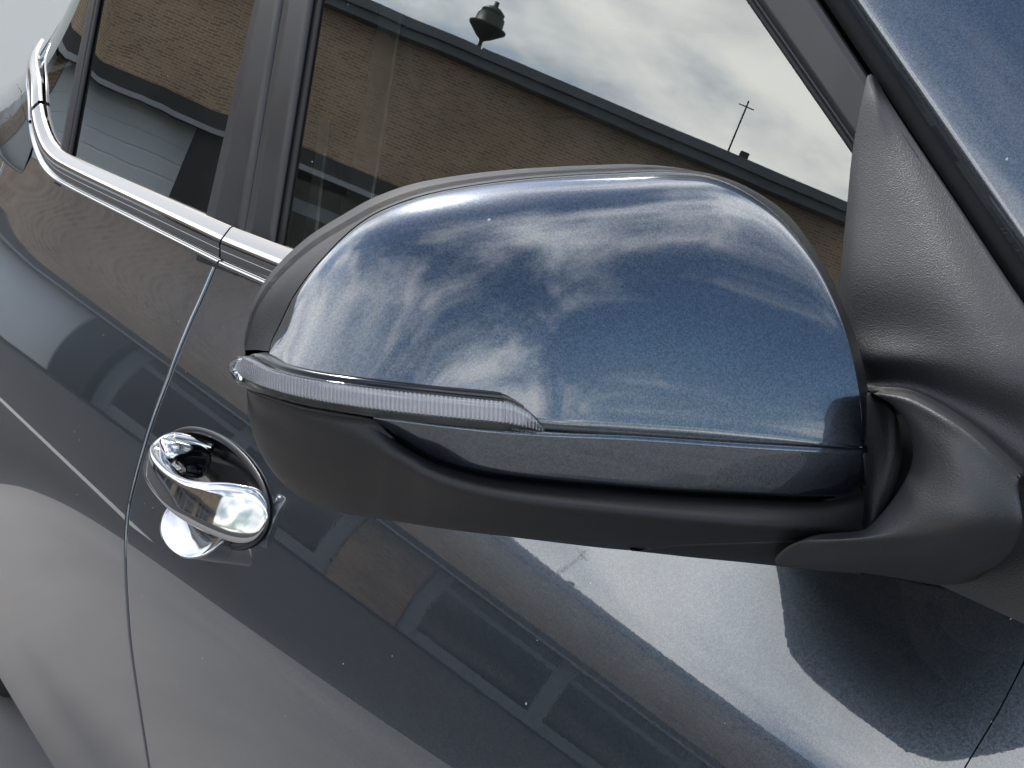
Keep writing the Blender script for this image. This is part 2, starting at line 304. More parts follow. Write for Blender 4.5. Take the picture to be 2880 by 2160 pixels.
# points measured for the edges of the car's parts, in metres
# mirror points are (outward, forward, up) in the mirror's own frame, greenhouse points (x, y, z), body points (x, height)
PT = {'band_bot': [(-0.0071, -0.003, -0.0205), (-0.0031, -0.003, -0.0233), (0.0042, -0.002, -0.0248), (0.0327, 0.0, -0.0243), (0.0838, 0.002, -0.0221),
              (0.1163, 0.002, -0.0201), (0.1477, 0.001, -0.0181), (0.1704, -0.002, -0.0162), (0.188, -0.008, -0.0131), (0.2002, -0.01, -0.0074),
              (0.2095, -0.011, -0.0013), (0.2156, -0.012, 0.0026)],
 'band_top': [(-0.0029, 0.0, -0.0018), (0.0123, 0.001, -0.0014), (0.0539, 0.003, 0.0004), (0.1036, 0.005, 0.0029), (0.1444, 0.005, 0.0034), (0.1801, 0.001, 0.0038),
              (0.2021, -0.002, 0.0046), (0.2164, -0.006, 0.0047)],
 'belt_front': [(0.9325, 1.0032), (0.9827, 1.0019)],
 'cap_low': [(-0.0029, 0.0, -0.0018), (0.0123, 0.001, -0.0011), (0.054, 0.003, 0.0008), (0.1037, 0.005, 0.0034), (0.1445, 0.005, 0.0053), (0.1795, -0.003, 0.0059),
             (0.2014, -0.008, 0.0066), (0.2228, -0.018, 0.0079), (0.237, -0.028, 0.009), (0.2484, -0.04, 0.0115), (0.2549, -0.052, 0.0139), (0.2575, -0.06, 0.0181)],
 'chrome_rear': [(0.014, -0.0014, 1.0225), (-0.0677, -0.0006, 1.0265), (-0.1574, 0.0002, 1.0309), (-0.2564, 0.0011, 1.0358), (-0.352, 0.0021, 1.0404),
                 (-0.4566, 0.0031, 1.0455), (-0.5557, 0.0042, 1.051), (-0.6295, 0.0058, 1.0568), (-0.6981, 0.0097, 1.07), (-0.7726, 0.0185, 1.0967),
                 (-0.8229, 0.0276, 1.1212), (-0.8969, 0.045, 1.1573), (-1.0514, 0.0843, 1.1959), (-1.1121, 0.1015, 1.226)],
 'crease': [(-0.0029, 0.0, -0.0018), (0.0123, 0.001, -0.0011), (0.054, 0.003, 0.0008), (0.1037, 0.005, 0.0034), (0.1445, 0.005, 0.0053), (0.1486, 0.004, 0.0107),
            (0.1559, 0.004, 0.0154), (0.1634, 0.003, 0.0178), (0.1812, 0.001, 0.0188), (0.2028, -0.004, 0.0195), (0.224, -0.013, 0.0202), (0.238, -0.022, 0.0208),
            (0.2492, -0.034, 0.0213), (0.2553, -0.048, 0.0206), (0.2577, -0.058, 0.0201)],
 'divider': [(-0.647, 0.0589, 1.2906), (-0.6236, 0.0115, 1.0655)],
 'foot_rows': [[(0.8095, 0.036, 1.2212), (0.8107, 0.036, 1.2231), (0.8113, 0.038, 1.2239), (0.8105, 0.042, 1.2228), (0.8106, 0.044, 1.2211)],
               [(0.8128, 0.031, 1.2098), (0.8167, 0.0305, 1.2099), (0.8223, 0.031, 1.2102), (0.8237, 0.035, 1.2105), (0.8242, 0.039, 1.2108)],
               [(0.8161, 0.025, 1.1827), (0.8242, 0.0235, 1.1832), (0.8373, 0.024, 1.1842), (0.8482, 0.028, 1.1851), (0.8549, 0.034, 1.1859)],
               [(0.8246, 0.017, 1.1484), (0.8377, 0.012, 1.1497), (0.8579, 0.012, 1.1519), (0.8796, 0.016, 1.1544), (0.8936, 0.026, 1.1561)],
               [(0.833, 0.009, 1.1145), (0.8514, 0.0, 1.1173), (0.8781, 0.0, 1.1212), (0.9095, 0.004, 1.1259), (0.9293, 0.018, 1.1288)],
               [(0.8437, 0.002, 1.0892), (0.8622, -0.006, 1.0927), (0.8918, -0.006, 1.098), (0.9312, -0.003, 1.105), (0.9553, 0.012, 1.109)],
               [(0.8596, -0.0047, 1.0751), (0.8767, -0.0137, 1.0785), (0.9053, -0.0137, 1.0828), (0.9491, -0.0087, 1.0846), (0.9771, 0.0053, 1.0865)],
               [(0.8753, -0.0093, 1.0645), (0.8891, -0.0153, 1.0665), (0.9123, -0.0153, 1.0693), (0.9443, -0.0113, 1.0612), (0.9707, 0.0007, 1.0463)],
               [(0.941, -0.08, 1.0783), (0.9505, -0.085, 1.0809), (0.9687, -0.086, 1.0822), (0.9951, -0.083, 1.0744), (1.0087, -0.064, 1.0567)],
               [(0.9465, -0.082, 1.0779), (0.954, -0.0865, 1.0799), (0.9712, -0.0885, 1.0792), (0.9976, -0.0865, 1.0717), (1.0106, -0.067, 1.054)],
               [(0.9564, -0.083, 1.0762), (0.9633, -0.087, 1.0757), (0.9776, -0.09, 1.0731), (0.9999, -0.0885, 1.0672), (1.014, -0.07, 1.0501)],
               [(0.9638, -0.081, 1.0667), (0.97, -0.086, 1.0678), (0.9829, -0.0905, 1.0667), (1.0029, -0.09, 1.0625), (1.0169, -0.072, 1.0466)],
               [(0.9669, -0.08, 1.0554), (0.9722, -0.085, 1.0573), (0.9861, -0.0915, 1.0584), (1.006, -0.0915, 1.0563), (1.0182, -0.072, 1.0427)],
               [(0.9641, -0.082, 1.042), (0.9706, -0.088, 1.0444), (0.987, -0.094, 1.0488), (1.0077, -0.092, 1.0493), (1.0175, -0.07, 1.0392)],
               [(0.962, -0.092, 1.0286), (0.9687, -0.098, 1.0313), (0.9874, -0.099, 1.0379), (1.0094, -0.094, 1.0432), (1.0144, -0.066, 1.0347)],
               [(0.9599, -0.104, 1.0207), (0.9659, -0.104, 1.023), (0.9858, -0.1, 1.0305), (1.0059, -0.09, 1.0357), (1.0095, -0.06, 1.0286)],
               [(0.9407, -0.118, 1.0137), (0.9536, -0.112, 1.0161), (0.9782, -0.092, 1.02), (0.9968, -0.08, 1.0238), (1.0004, -0.05, 1.0196)],
               [(0.9086, -0.095, 0.9898), (0.9363, -0.092, 0.9962), (0.9663, -0.076, 1.0059), (0.9818, -0.062, 1.0084), (0.9845, -0.035, 1.0063)],
               [(0.9043, -0.06, 0.9811), (0.9229, -0.056, 0.9854), (0.9428, -0.044, 0.9875), (0.9572, -0.034, 0.9895), (0.9627, -0.014, 0.992)],
               [(0.9002, -0.015, 0.9737), (0.9048, -0.012, 0.9729), (0.9211, -0.01, 0.9744), (0.9377, -0.008, 0.9771), (0.9546, -0.004, 0.9834)]],
 'front_pane_rear': [(0.0902, 0.0551, 1.2776), (0.1285, 0.0061, 1.0306)],
 'front_shut': [(0.9897, 0.9871), (0.988, 0.9636), (0.9846, 0.9361)],
 'gap': [(0.7527, 0.053, 1.2661), (0.8559, 0.0364, 1.1823), (0.9383, 0.0233, 1.1161)],
 'lens_bot': [(0.1458, 0.006, 0.0044), (0.1518, 0.007, 0.0047), (0.1605, 0.008, 0.0055), (0.1665, 0.008, 0.0059), (0.1956, 0.003, 0.0069), (0.2237, -0.008, 0.0072),
              (0.2447, -0.024, 0.0069), (0.2589, -0.04, 0.0069), (0.269, -0.058, 0.0064), (0.2749, -0.074, 0.0073)],
 'lens_top': [(0.1459, 0.006, 0.0055), (0.1525, 0.007, 0.0121), (0.1614, 0.008, 0.0165), (0.1674, 0.008, 0.0172), (0.1963, 0.003, 0.018), (0.2243, -0.008, 0.0181),
              (0.2451, -0.024, 0.0174), (0.2593, -0.04, 0.0174), (0.268, -0.058, 0.0184), (0.273, -0.074, 0.0156)],
 'low_bot': [(-0.0153, -0.012, -0.046), (0.0027, -0.02, -0.0506), (0.0346, -0.028, -0.0551), (0.0665, -0.036, -0.0602), (0.0852, -0.042, -0.0649),
             (0.1331, -0.046, -0.0613), (0.1583, -0.048, -0.0587), (0.1782, -0.05, -0.0569), (0.1912, -0.052, -0.0558), (0.2009, -0.054, -0.055),
             (0.2074, -0.055, -0.0544), (0.2233, -0.06, -0.0533), (0.2394, -0.066, -0.0489), (0.2509, -0.07, -0.0402), (0.2585, -0.074, -0.0299),
             (0.2629, -0.078, -0.0183), (0.2654, -0.08, -0.0071)],
 'low_ridge': [(-0.0082, 0.0, -0.0381), (0.0157, 0.004, -0.0374), (0.0516, 0.008, -0.0351), (0.0851, 0.009, -0.0325), (0.1174, 0.009, -0.0297), (0.1486, 0.008, -0.0268),
               (0.1714, 0.006, -0.0235), (0.1892, 0.002, -0.0192), (0.2007, -0.003, -0.0146), (0.2095, -0.006, -0.011), (0.2153, -0.009, -0.0089),
               (0.2295, -0.017, -0.0083), (0.2437, -0.028, -0.0076), (0.2537, -0.04, -0.0069), (0.2603, -0.05, -0.0056), (0.2639, -0.06, -0.004),
               (0.2659, -0.066, -0.0005)],
 'low_top': [(-0.0111, -0.01, -0.0236), (0.0114, -0.008, -0.0277), (0.0465, -0.007, -0.0268), (0.0807, -0.006, -0.0253), (0.1137, -0.006, -0.0232),
             (0.1456, -0.007, -0.0212), (0.1689, -0.009, -0.019), (0.1872, -0.012, -0.015), (0.1997, -0.013, -0.009), (0.2092, -0.013, -0.0025), (0.2156, -0.012, 0.0026),
             (0.2302, -0.016, 0.0037), (0.2444, -0.026, 0.0037), (0.2544, -0.036, 0.0042), (0.2616, -0.046, 0.0042), (0.2659, -0.056, 0.0042), (0.2676, -0.062, 0.0044)],
 'outer': [(-0.0376, -0.055, -0.031), (-0.0312, -0.045, -0.0111), (-0.0277, -0.048, 0.0147), (-0.022, -0.054, 0.0369), (-0.0146, -0.06, 0.0548),
           (-0.0036, -0.066, 0.0742), (0.0127, -0.072, 0.0941), (0.0327, -0.077, 0.106), (0.0522, -0.08, 0.1115), (0.0695, -0.082, 0.1119), (0.0868, -0.083, 0.1108),
           (0.1381, -0.085, 0.1046), (0.1796, -0.086, 0.0962), (0.2037, -0.088, 0.0871), (0.221, -0.09, 0.0765), (0.2398, -0.092, 0.0628), (0.2553, -0.092, 0.0463),
           (0.2636, -0.092, 0.0309), (0.2671, -0.092, 0.0148)],
 'pane_front_edge': [(0.6961, 0.0532, 1.2671), (0.8036, 0.0372, 1.1873)],
 'pivot_bot': [(-0.0156, -0.015, -0.05), (-0.0195, -0.012, -0.0437), (-0.0252, -0.014, -0.0356), (-0.0305, -0.017, -0.027), (-0.034, -0.02, -0.02),
               (-0.0364, -0.024, -0.0106)],
 'pivot_top': [(-0.0215, -0.045, 0.013), (-0.0281, -0.04, 0.0144), (-0.0307, -0.034, 0.0134), (-0.033, -0.029, 0.0091), (-0.0354, -0.026, 0.0009),
               (-0.0361, -0.024, -0.0089)],
 'quarter': [(-0.6492, 0.0611, 1.2908), (-0.6294, 0.0155, 1.0752), (-0.7839, 0.0303, 1.118), (-1.0102, 0.0775, 1.1846), (-1.039, 0.0917, 1.249),
             (-0.9363, 0.0929, 1.2992)],
 'rear_pane': [(-0.0559, 0.0556, 1.2802), (-0.058, 0.0073, 1.0363), (-0.5921, 0.0146, 1.073), (-0.6094, 0.0587, 1.2899)],
 'rear_shut': [(-0.8422, 1.0515), (-0.8509, 0.9947)],
 'rim': [(-0.0038, -0.001, -0.0004), (-0.0011, -0.005, 0.0202), (0.003, -0.012, 0.0414), (0.0091, -0.019, 0.0594), (0.0177, -0.028, 0.0771), (0.0307, -0.04, 0.0944),
         (0.0453, -0.05, 0.1052), (0.0607, -0.057, 0.111), (0.0764, -0.062, 0.1117), (0.0932, -0.063, 0.1105), (0.1429, -0.064, 0.1044), (0.1829, -0.066, 0.096),
         (0.2062, -0.068, 0.0872), (0.2215, -0.069, 0.077), (0.2364, -0.07, 0.0604), (0.2468, -0.07, 0.045), (0.2533, -0.069, 0.0303), (0.2562, -0.067, 0.0241),
         (0.2575, -0.062, 0.0197)],
 'sail_base': [(0.9235, 0.006, 1.0623), (1.0089, 0.006, 1.0659), (1.0353, -0.009, 0.9732), (0.9309, -0.009, 0.9775)],
 'sail_tip': [(0.8065, 0.0402, 1.2228), (0.8126, 0.0399, 1.2216)],
 'shut': [(-0.0114, 0.9954), (-0.0076, 0.944), (0.0026, 0.8902), (0.0051, 0.8312), (0.0076, 0.7869), (0.0089, 0.7495), (0.0137, 0.7243), (0.0195, 0.6954),
          (0.024, 0.6578), (0.0249, 0.6099), (0.0269, 0.5695), (0.028, 0.5281), (0.0273, 0.4587)],
 'shut_top': [(0.012, 0.0513, 1.2785), (0.0451, 0.0043, 1.0411)],
 'strip_a': [(-0.0431, 0.219, 1.2975), (-0.0889, 0.2191, 1.2983), (-0.0646, 0.171, 1.0545), (-0.0068, 0.1721, 1.0609)],
 'strip_b': [(-0.0791, 0.1518, 1.1597), (-0.0966, 0.1515, 1.1587), (-0.0633, 0.1195, 0.9969), (-0.0376, 0.1202, 1.0005)],
 'tongue_bot': [(-0.0354, -0.045, -0.0775), (-0.0122, -0.045, -0.0757), (0.0257, -0.045, -0.0719), (0.0546, -0.042, -0.0683), (0.0749, -0.036, -0.0643),
                (0.0909, -0.028, -0.0602)],
 'tongue_top': [(-0.0102, -0.004, -0.0442), (0.0088, -0.008, -0.0471), (0.0399, -0.016, -0.0516), (0.0633, -0.022, -0.0548), (0.0782, -0.028, -0.0582),
                (0.0863, -0.034, -0.0619)]}

# ================================================================ SETTING
def flat(name, pts, z, m, kind='structure'):
    o = mesh_obj(name, [(x, y, z) for x, y in pts], [tuple(range(len(pts)))], m, smooth=False); o['kind'] = kind; return o
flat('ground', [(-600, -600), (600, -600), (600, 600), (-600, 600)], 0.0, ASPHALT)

pv = mesh_obj('pale_apron', *box_vf((4.2, 1.0, -.002), 6.5, 5.6, .008), PALE_GROUND, smooth=False); pv['kind'] = 'structure'  # ground colour is paler around the car, darker beyond this sheet's edge
for i, (y0, y1, m_) in enumerate(((-1.55, -1.43, WHITE_LINE), )):
    flat('road_marking', [(-14, y0), (-3.0, y0), (-3.0, y1), (-14, y1)], .004, m_)

# ---- brick building across the lot, seen mirrored in the glass and paint
AZ0, DIST, KB = R_(54.0), 31.0, 1.29
BC = Vector((-math.sin(AZ0)*DIST, -math.cos(AZ0)*DIST, 0))
BT = Vector((-math.cos(AZ0), math.sin(AZ0), 0))       # along the wall
BN = Vector((math.sin(AZ0), math.cos(AZ0), 0))        # towards the car
UP = Vector((0, 0, 1))
AXB = (BT, BN, UP)
bld = empty('brick_building', tuple(BC)); tag(bld, 'long brown brick building with dark shopfront, mirrored in the car windows', 'building')
def bbox_(name, s0, s1, n0, n1, z0, z1, m, parent=bld, bevel=0):
    return box(name, BC+BT*(KB*(s0+s1)/2)+BN*((n0+n1)/2)+UP*(KB*(z0+z1)/2), KB*abs(s1-s0)/2, abs(n1-n0)/2, KB*(z1-z0)/2, m, parent, AXB, bevel)
S0, S1, ZB, ZR = -26.0, 30.0, 3.88, 6.87
def wall_mesh(name, rects, parent):
    V, F, UV = [], [], []
    for s0, s1, z0, z1, n in rects:
        b = len(V)
        for s_, z_ in ((s0, z0), (s1, z0), (s1, z1), (s0, z1)): V.append(BC+BT*(KB*s_)+BN*n+UP*(KB*z_)); UV.append((KB*s_, KB*z_))
        F.append((b, b+1, b+2, b+3))
    o = mesh_obj(name, V, F, BRICK, parent, smooth=False)
    uv = o.data.uv_layers.new(name='UVMap')
    for p in o.data.polygons:
        for li in p.loop_indices: uv.data[li].uv = UV[o.data.loops[li].vertex_index]
    return o
PIERS = [(-26, -22.5), (-14.6, -13.2), (-1.2, .4), (14.2, 17.0), (24.0, 30.0)]
wl = wall_mesh('wall', [(S0, S1, ZB, ZR, 0)] + [(a, b, 0, ZB, 0) for a, b in PIERS], bld)
bbox_('wall_core', S0+.05, S1-.05, -9.0, -.45, 0, ZR-.05, SOFFIT)
bbox_('roof_slab', S0-.3, S1+.3, -9.3, .34, ZR-.02, ZR+.12, FASCIA)
bbox_('fascia', S0-.4, S1+.4, .0, .45, ZR-.27, ZR+.06, FASCIA)
bbox_('gutter', S0-.4, S1+.4, .45, .56, ZR-.10, ZR+.03, FASCIA)
bbox_('canopy', S0, S1, .003, .75, ZB-.30, ZB+.06, SOFFIT)
bbox_('canopy_edge', S0, S1, .75, .79, ZB-.34, ZB-.24, FRAME_GREY)
# shopfronts: dark glazing between grey frames
def shopfront(s0, s1, n):
    w = (s1-s0)/n
    for i in range(n):
        a = s0+i*w
        bbox_('shop_window', a+.17, a+w-.17, -.30, -.26, .55, 2.85, SHOP_GLASS)
        bbox_('transom_window', a+.17, a+w-.17, -.30, -.26, 3.10, 3.80, SHOP_GLASS)
        bbox_('stall_riser', a+.17, a+w-.17, -.34, -.20, 0, .55, FRAME_GREY)
        bbox_('transom', a+.17, a+w-.17, -.32, -.18, 2.85, 3.10, FRAME_GREY)
    for i in range(n+1):
        bbox_('mullion', s0+i*w-.17, s0+i*w+.17, -.34, -.12, 0, ZB-.31, FRAME_GREY)
shopfront(-22.3, -14.8, 3); shopfront(-13.0, -1.4, 4); shopfront(.6, 5.6, 2)
# roller shutter bay with ribs
bbox_('post', 5.85, 6.65, -.2, .55, 0, ZB-.31, SOFFIT)
sh = bbox_('roller_shutter', 6.65, 14.2, -.36, -.30, 0, ZB-.31, SHUTTER)
V, F = [], []
for k in range(12):
    v_, f_ = box_vf(BC+BT*10.4*KB-BN*.285+UP*(.2+k*.40), 3.7*KB, .015, .17, AXB)
    F += [tuple(i+len(V) for i in q) for q in f_]; V += v_
sl = mesh_obj('shutter_slats', V, F, SHUTTER, sh, smooth=False)
bbox_('roller_shutter', 17.2, 23.8, -.36, -.30, 0, ZB-.31, SHUTTER)
# things on the roof: mast with a dark housing at its foot
ms = bbox_('roof_vent', -2.95, -2.78, .1, .3, ZR+.05, ZR+.24, SOFFIT)
tube('aerial', [BC+BT*-3.3+BN*.2+UP*(ZR*KB+.1), BC+BT*-3.3+BN*.2+UP*(ZR*KB+1.5)], .022, SOFFIT, bld, 6)
tube('aerial', [BC+BT*-3.5+BN*.2+UP*(ZR*KB+1.35), BC+BT*-3.1+BN*.2+UP*(ZR*KB+1.35)], .015, SOFFIT, bld, 6)

# ---- lamp post in front of the building
az = R_(60.0); LP = Vector((-math.sin(az)*46.0, -math.cos(az)*46.0, 0))
lamp = empty('lamp_post', tuple(LP)); tag(lamp, 'tall lamp post with bulbous green-grey lantern, mirrored in the front window', 'lamp post')
tube('post', [LP+UP*z for z in (0, 1.5, 1.55, 13.3)], [.16, .16, .10, .07], LAMP_BODY, lamp, 12)
def lathe(name, c, prof, m, parent, seg=24):
    rows = [[Vector(c)+Vector((r*math.cos(k*2*math.pi/seg), r*math.sin(k*2*math.pi/seg), z)) for k in range(seg)] for r, z in prof]
    return mesh_obj(name, [v for q in rows for v in q], grid_faces(len(rows), seg, True), m, parent)
lathe('lantern', LP+UP*13.0, [(.07, 0), (.12, .06), (.28, .16), (.60, .44), (.68, .50), (.69, .56), (.52, .62), (.48, .95), (.38, 1.05), (.42, 1.09), (.40, 1.14), (.22, 1.28), (.09, 1.33), (.08, 1.50), (.001, 1.52)], LAMP_BODY, lamp)

# ---- pale rendered building behind the car
pb = empty('rendered_building', (-9, 6.5, 0)); tag(pb, 'pale grey rendered building behind the rear of the car', 'building')
box('wall', (-11, 7.5, 3.5), 1.5, 7.0, 3.5, RENDER_WALL, pb)
box('plinth', (-11, 7.5, .25), 1.54, 7.04, .25, SOFFIT, pb)

# ================================================================ CAR
car = empty('parked_car', (0, .85, 0)); tag(car, 'dark blue metallic car parked side on, chrome window line and black mirror foot', 'car')
YC = .86                                            # middle of the car
def bz(x, s): return s-RISE*x
def bpt(x, s, off=0.0): return Vector((x, float(body_y(x, s))-off, bz(x, s)))
def gpt(x, z, off=0.0): return Vector((x, float(glass_y(x, z))-off, z))
def shutx(tbl):
    t = sorted((s, x) for x, s in tbl); S = [a for a, _ in t]; X = [b for _, b in t]
    return lambda s: float(np.interp(s, S, X))
def panel(name, xl, xr, s0, s1, nx, ns, skip=None, m=None, parent=None, roll=(1, 1)):
    m = m or PAINT
    S = np.linspace(s0, s1, ns)
    cols = []
    if roll[0]: cols += [(0, .0, .016), (0, .0002, .0018), (0, .0008, .0005)]
    cols += [(c, (.002 if c == 0 and roll[0] else -.002 if c == 1 and roll[1] else 0), 0) for c in np.linspace(0, 1, nx)]
    if roll[1]: cols += [(1, -.0008, .0005), (1, -.0002, .0018), (1, 0, .016)]
    V = []
    for s in S:
        a, b = xl(s), xr(s)
        for c, dx, dy in cols:
            x = a+(b-a)*c+dx
            V.append((x, float(body_y(x, s))+dy, bz(x, s)))
    nc = len(cols); F = []
    for i in range(ns-1):
        for j in range(nc-1):
            if skip:
                q = np.mean([V[i*nc+j], V[(i+1)*nc+j+1]], 0)
                if skip(q): continue
            F.append((i*nc+j, i*nc+j+1, (i+1)*nc+j+1, (i+1)*nc+j))
    return mesh_obj(name, V, F, m, parent)

# handle frame on the front door
HT = R_(17.0); HX, HS = .14, .83
HO = bpt(HX, HS); HN = Vector((0, -math.cos(HT), math.sin(HT))); HTv = Vector((0, math.sin(HT), math.cos(HT)))
def hp(x, t, n=0.0): return HO+Vector((x, 0, 0))+HTv*t+HN*n
BOWL_C, BOWL_A, BOWL_B = (.036, -.006), .130, .044
def in_bowl(q, k=1.0):
    d = Vector(q)-HO; return ((d.x-BOWL_C[0])/(BOWL_A*k))**2+((d.dot(HTv)-BOWL_C[1])/(BOWL_B*k))**2 < 1
xs = shutx(PT['shut']); GAP = .0024
WHEELS = ((1.42, .33), (-1.24, .33))
def arch(q): return any((q[0]-wx)**2+(q[2]-wz)**2 < .345**2 for wx, wz in WHEELS)
xfs = shutx([(1.0, .99), (.99, .987), (.988, .963), (.984, .936), (.975, .8), (.97, .2)] and [(.99, .987), (.988, .963), (.984, .936), (.975, .8), (.965, .5), (.96, .2)])
xrs = shutx([(-.947, 1.043), (-.919, .987), (-.895, .9), (-.875, .75), (-.865, .6), (-.87, .45), (-.90, .3), (-.93, .2)])
front_door = panel('front_door', lambda s: xs(s)+GAP, lambda s: xfs(s)-.0004, .22, 1.004, 250, 200, lambda q: in_bowl(q, .97), parent=car, roll=(1, 0))
rear_door = panel('rear_door', lambda s: xrs(s)+GAP, lambda s: xs(s)-GAP,   .22, 1.045, 160, 160, arch, parent=car)
# rear quarter: body and the pillar beside the small window in one skin
QX = lambda s: -1.95
quarter = panel('rear_quarter_panel', QX, lambda s: xrs(min(s, 1.043))-GAP, .22, 1.045, 130, 160, arch, parent=car, roll=(0, 1))
front_wing = panel('front_wing', lambda s: xfs(s)+.0004, lambda s: 1.95, .22, 1.0, 90, 120, arch, parent=car, roll=(0, 0))
sill = box('sill', (.05, .06, .24), .98, .05, .05, PLASTIC, car, bevel=.02)
# dark backing behind the shut lines
for nm, fx in (('door_seal', xs), ('door_seal', xfs), ('door_seal', xrs)):
    grid(nm, [[Vector((fx(s)+dx, float(body_y(fx(s), s))+.014, bz(fx(s), s))) for dx in (-.02, .02)] for s in np.linspace(.22, 1.0, 40)], DARK, car)

# ---- greenhouse
def patch(name, corners, off, m, parent, nx=24, nz=24, solid=0.0):
    """corners (x,z): top-rear, bottom-rear, bottom-front, top-front"""
    a, b, c, d = [np.array(q, float) for q in corners]
    rows = []
    for i in range(nz+1):
        t = i/nz; l = a+(b-a)*t; r = d+(c-d)*t
        rows.append([gpt(*(l+(r-l)*(j/nx)), off) for j in range(nx+1)])
    o = grid(name, rows, m, parent)
    if solid:
        md = o.modifiers.new('thickness', 'SOLIDIFY'); md.thickness = solid; md.offset = -1
    return o
def line_at(p, q, z): return (p[0]+(q[0]-p[0])*(z-p[-1])/(q[-1]-p[-1]), z)
ZT = 1.405
fr, fe, rp = PT['front_pane_rear'], PT['pane_front_edge'], PT['rear_pane']
gp, stp, dv = PT['gap'], PT['shut_top'], PT['divider']
def ext(pair, z): return line_at(pair[0], pair[-1], z)
ZL = .995
pane_f = patch('window_pane', (ext(fr, ZT), ext(fr, ZL), ext(fe, 1.02), ext(fe, ZT)), 0, PANE, front_door)
pane_r = patch('window_pane', (line_at(rp[3], rp[2], ZT), line_at(rp[3], rp[2], 1.03), line_at(rp[0], rp[1], 1.0), line_at(rp[0], rp[1], ZT)), 0, PANE_DARK, rear_door)
# pillar trims with the shut line between them
e1 = lambda z: np.array(line_at(rp[0], rp[1], z)); e2 = lambda z: np.array(ext(stp, z)); e3 = lambda z: np.array(ext(fr, z))
dx = np.array([.0018, 0])
patch('pillar_trim', (e1(ZT)-[.004, 0], e1(1.0)-[.004, 0], e2(1.0)-dx, e2(ZT)-dx), .0055, SATIN, rear_door, 4, 8, .004)
patch('pillar_trim', (e2(ZT)+dx, e2(1.0)+dx, e3(1.0)-[.010, 0], e3(ZT)-[.010, 0]), .0055, SATIN, front_door, 4, 8, .004)
patch('window_seal', (e3(ZT)-[.0105, 0], e3(1.0)-[.0105, 0], e3(1.0)+[.004, 0], e3(ZT)+[.004, 0]), .002, RUBBER, front_door, 2, 6, .002)
patch('window_seal', (e1(ZT)-[.009, 0], e1(1.0)-[.009, 0], e1(1.0)-[.0035, 0], e1(ZT)-[.0035, 0]), .003, RUBBER, rear_door, 2, 6, .002)
patch('pillar_core', (e1(ZT), e1(1.0), e3(1.0), e3(ZT)), -.006, DARK, car, 4, 4)
# windscreen-side frame of the door
g1 = lambda z: np.array(ext(gp, z)); f1 = lambda z: np.array(ext(fe, z))
patch('door_frame', (f1(ZT)+[.008, 0], f1(1.03)+[.008, 0], g1(1.03), g1(ZT)), .006, SATIN, front_door, 6, 12, .005)
patch('window_seal', (f1(ZT)-[.004, 0], f1(1.03)-[.004, 0], f1(1.03)+[.002, 0], f1(ZT)+[.002, 0]), .003, RUBBER, front_door, 2, 8, .003)
patch('window_seal', (f1(ZT)+[.0035, 0], f1(1.03)+[.0035, 0], f1(1.03)+[.0072, 0], f1(ZT)+[.0072, 0]), .0045, SATIN, front_door, 2, 8, .003)
patch('pillar_seal', (g1(ZT)+[.0006, 0], g1(1.0)+[.0006, 0], g1(1.0)+[.021, 0], g1(ZT)+[.021, 0]), -.002, DARK, car, 2, 8, .003)
# painted windscreen pillar, rolling over towards the glass
gd = Vector((g1(1.0)[0]-g1(1.4)[0], 0, -.4)).normalized(); ef = Vector((-gd.z, 0, gd.x))
rows = []
for i in range(40):
    z = 1.44-(1.44-.99)*i/39; g = g1(z); base = gpt(g[0]+.0205, z, -.001)
    row = [base+Vector((-.002, .012, 0)), base-Vector((.0006, 0, 0))]
    for k in range(28):
        ph = R_(19+40*k/27); r0 = .36
        row.append(base-Vector((0, .004, 0))+ef*(r0*(math.sin(ph)-math.sin(R_(19))))+Vector((0, r0*(math.cos(R_(19))-math.cos(ph)), 0)))
    rows.append(row)
pillar = grid('windscreen_pillar', rows, PAINT, car)
edge = [r[-1] for r in rows]
grid('windscreen', [[p+(Vector((p.x+.10, 2*YC-p.y, p.z))-p)*t+Vector((.10*math.sin(t*math.pi), 0, .02*math.sin(t*math.pi))) for t in np.linspace(0, 1, 13)] for p in edge], BLACK_GLOSS, car)
# small rear side window, its divider and the painted pillar behind
dvx = lambda z: line_at(dv[0], dv[1], z)[0]
patch('quarter_pane', ((-1.30, ZT), (-.93, 1.06), (dvx(1.06), 1.06), (dvx(ZT), ZT)), 0.0, PANE_DARK, quarter, 30, 24)
patch('window_divider', ((dvx(ZT)-.012, ZT), (dvx(1.0)-.012, 1.03), (dvx(1.0)+.022, 1.03), (dvx(ZT)+.022, ZT)), .005, SATIN, rear_door, 4, 8, .004)
patch('window_seal', ((dvx(ZT)+.0225, ZT), (dvx(1.0)+.0225, 1.03), (dvx(1.0)+.040, 1.03), (dvx(ZT)+.040, ZT)), .004, RUBBER, rear_door, 2, 8, .003)
pc = resample([(x, z) for x, y, z in PT['chrome_rear'][2:]]+[(-1.075, 1.30), (-1.10, ZT)], 40)
rows = []
for x, z in pc:
    rows.append([gpt(x-d, z, .002) if d else gpt(x, z, -.01) for d in (0, .001, .03, .08, .15, .25, .4, .6, .85)])
grid('rear_pillar', rows, PAINT, quarter)
rows = []
for k, x in enumerate(np.linspace(-.80, -1.95, 56)):
    zt = float(np.interp(-x, [.70, .82, .92, 1.06, 1.2, 2.0], [1.062, 1.09, 1.115, 1.15, 1.16, 1.16]))
    r = []
    for t in np.linspace(0, 1, 12):
        z0 = bz(x, 1.0); z = z0+(zt-z0)*t; yb = float(body_y(x, 1.0)); yg = float(glass_y(x, zt))-.002
        r.append(Vector((x, yb+(yg-yb)*(t**.9), z)))
    rows.append(r)
grid('shoulder', rows, PAINT, quarter)
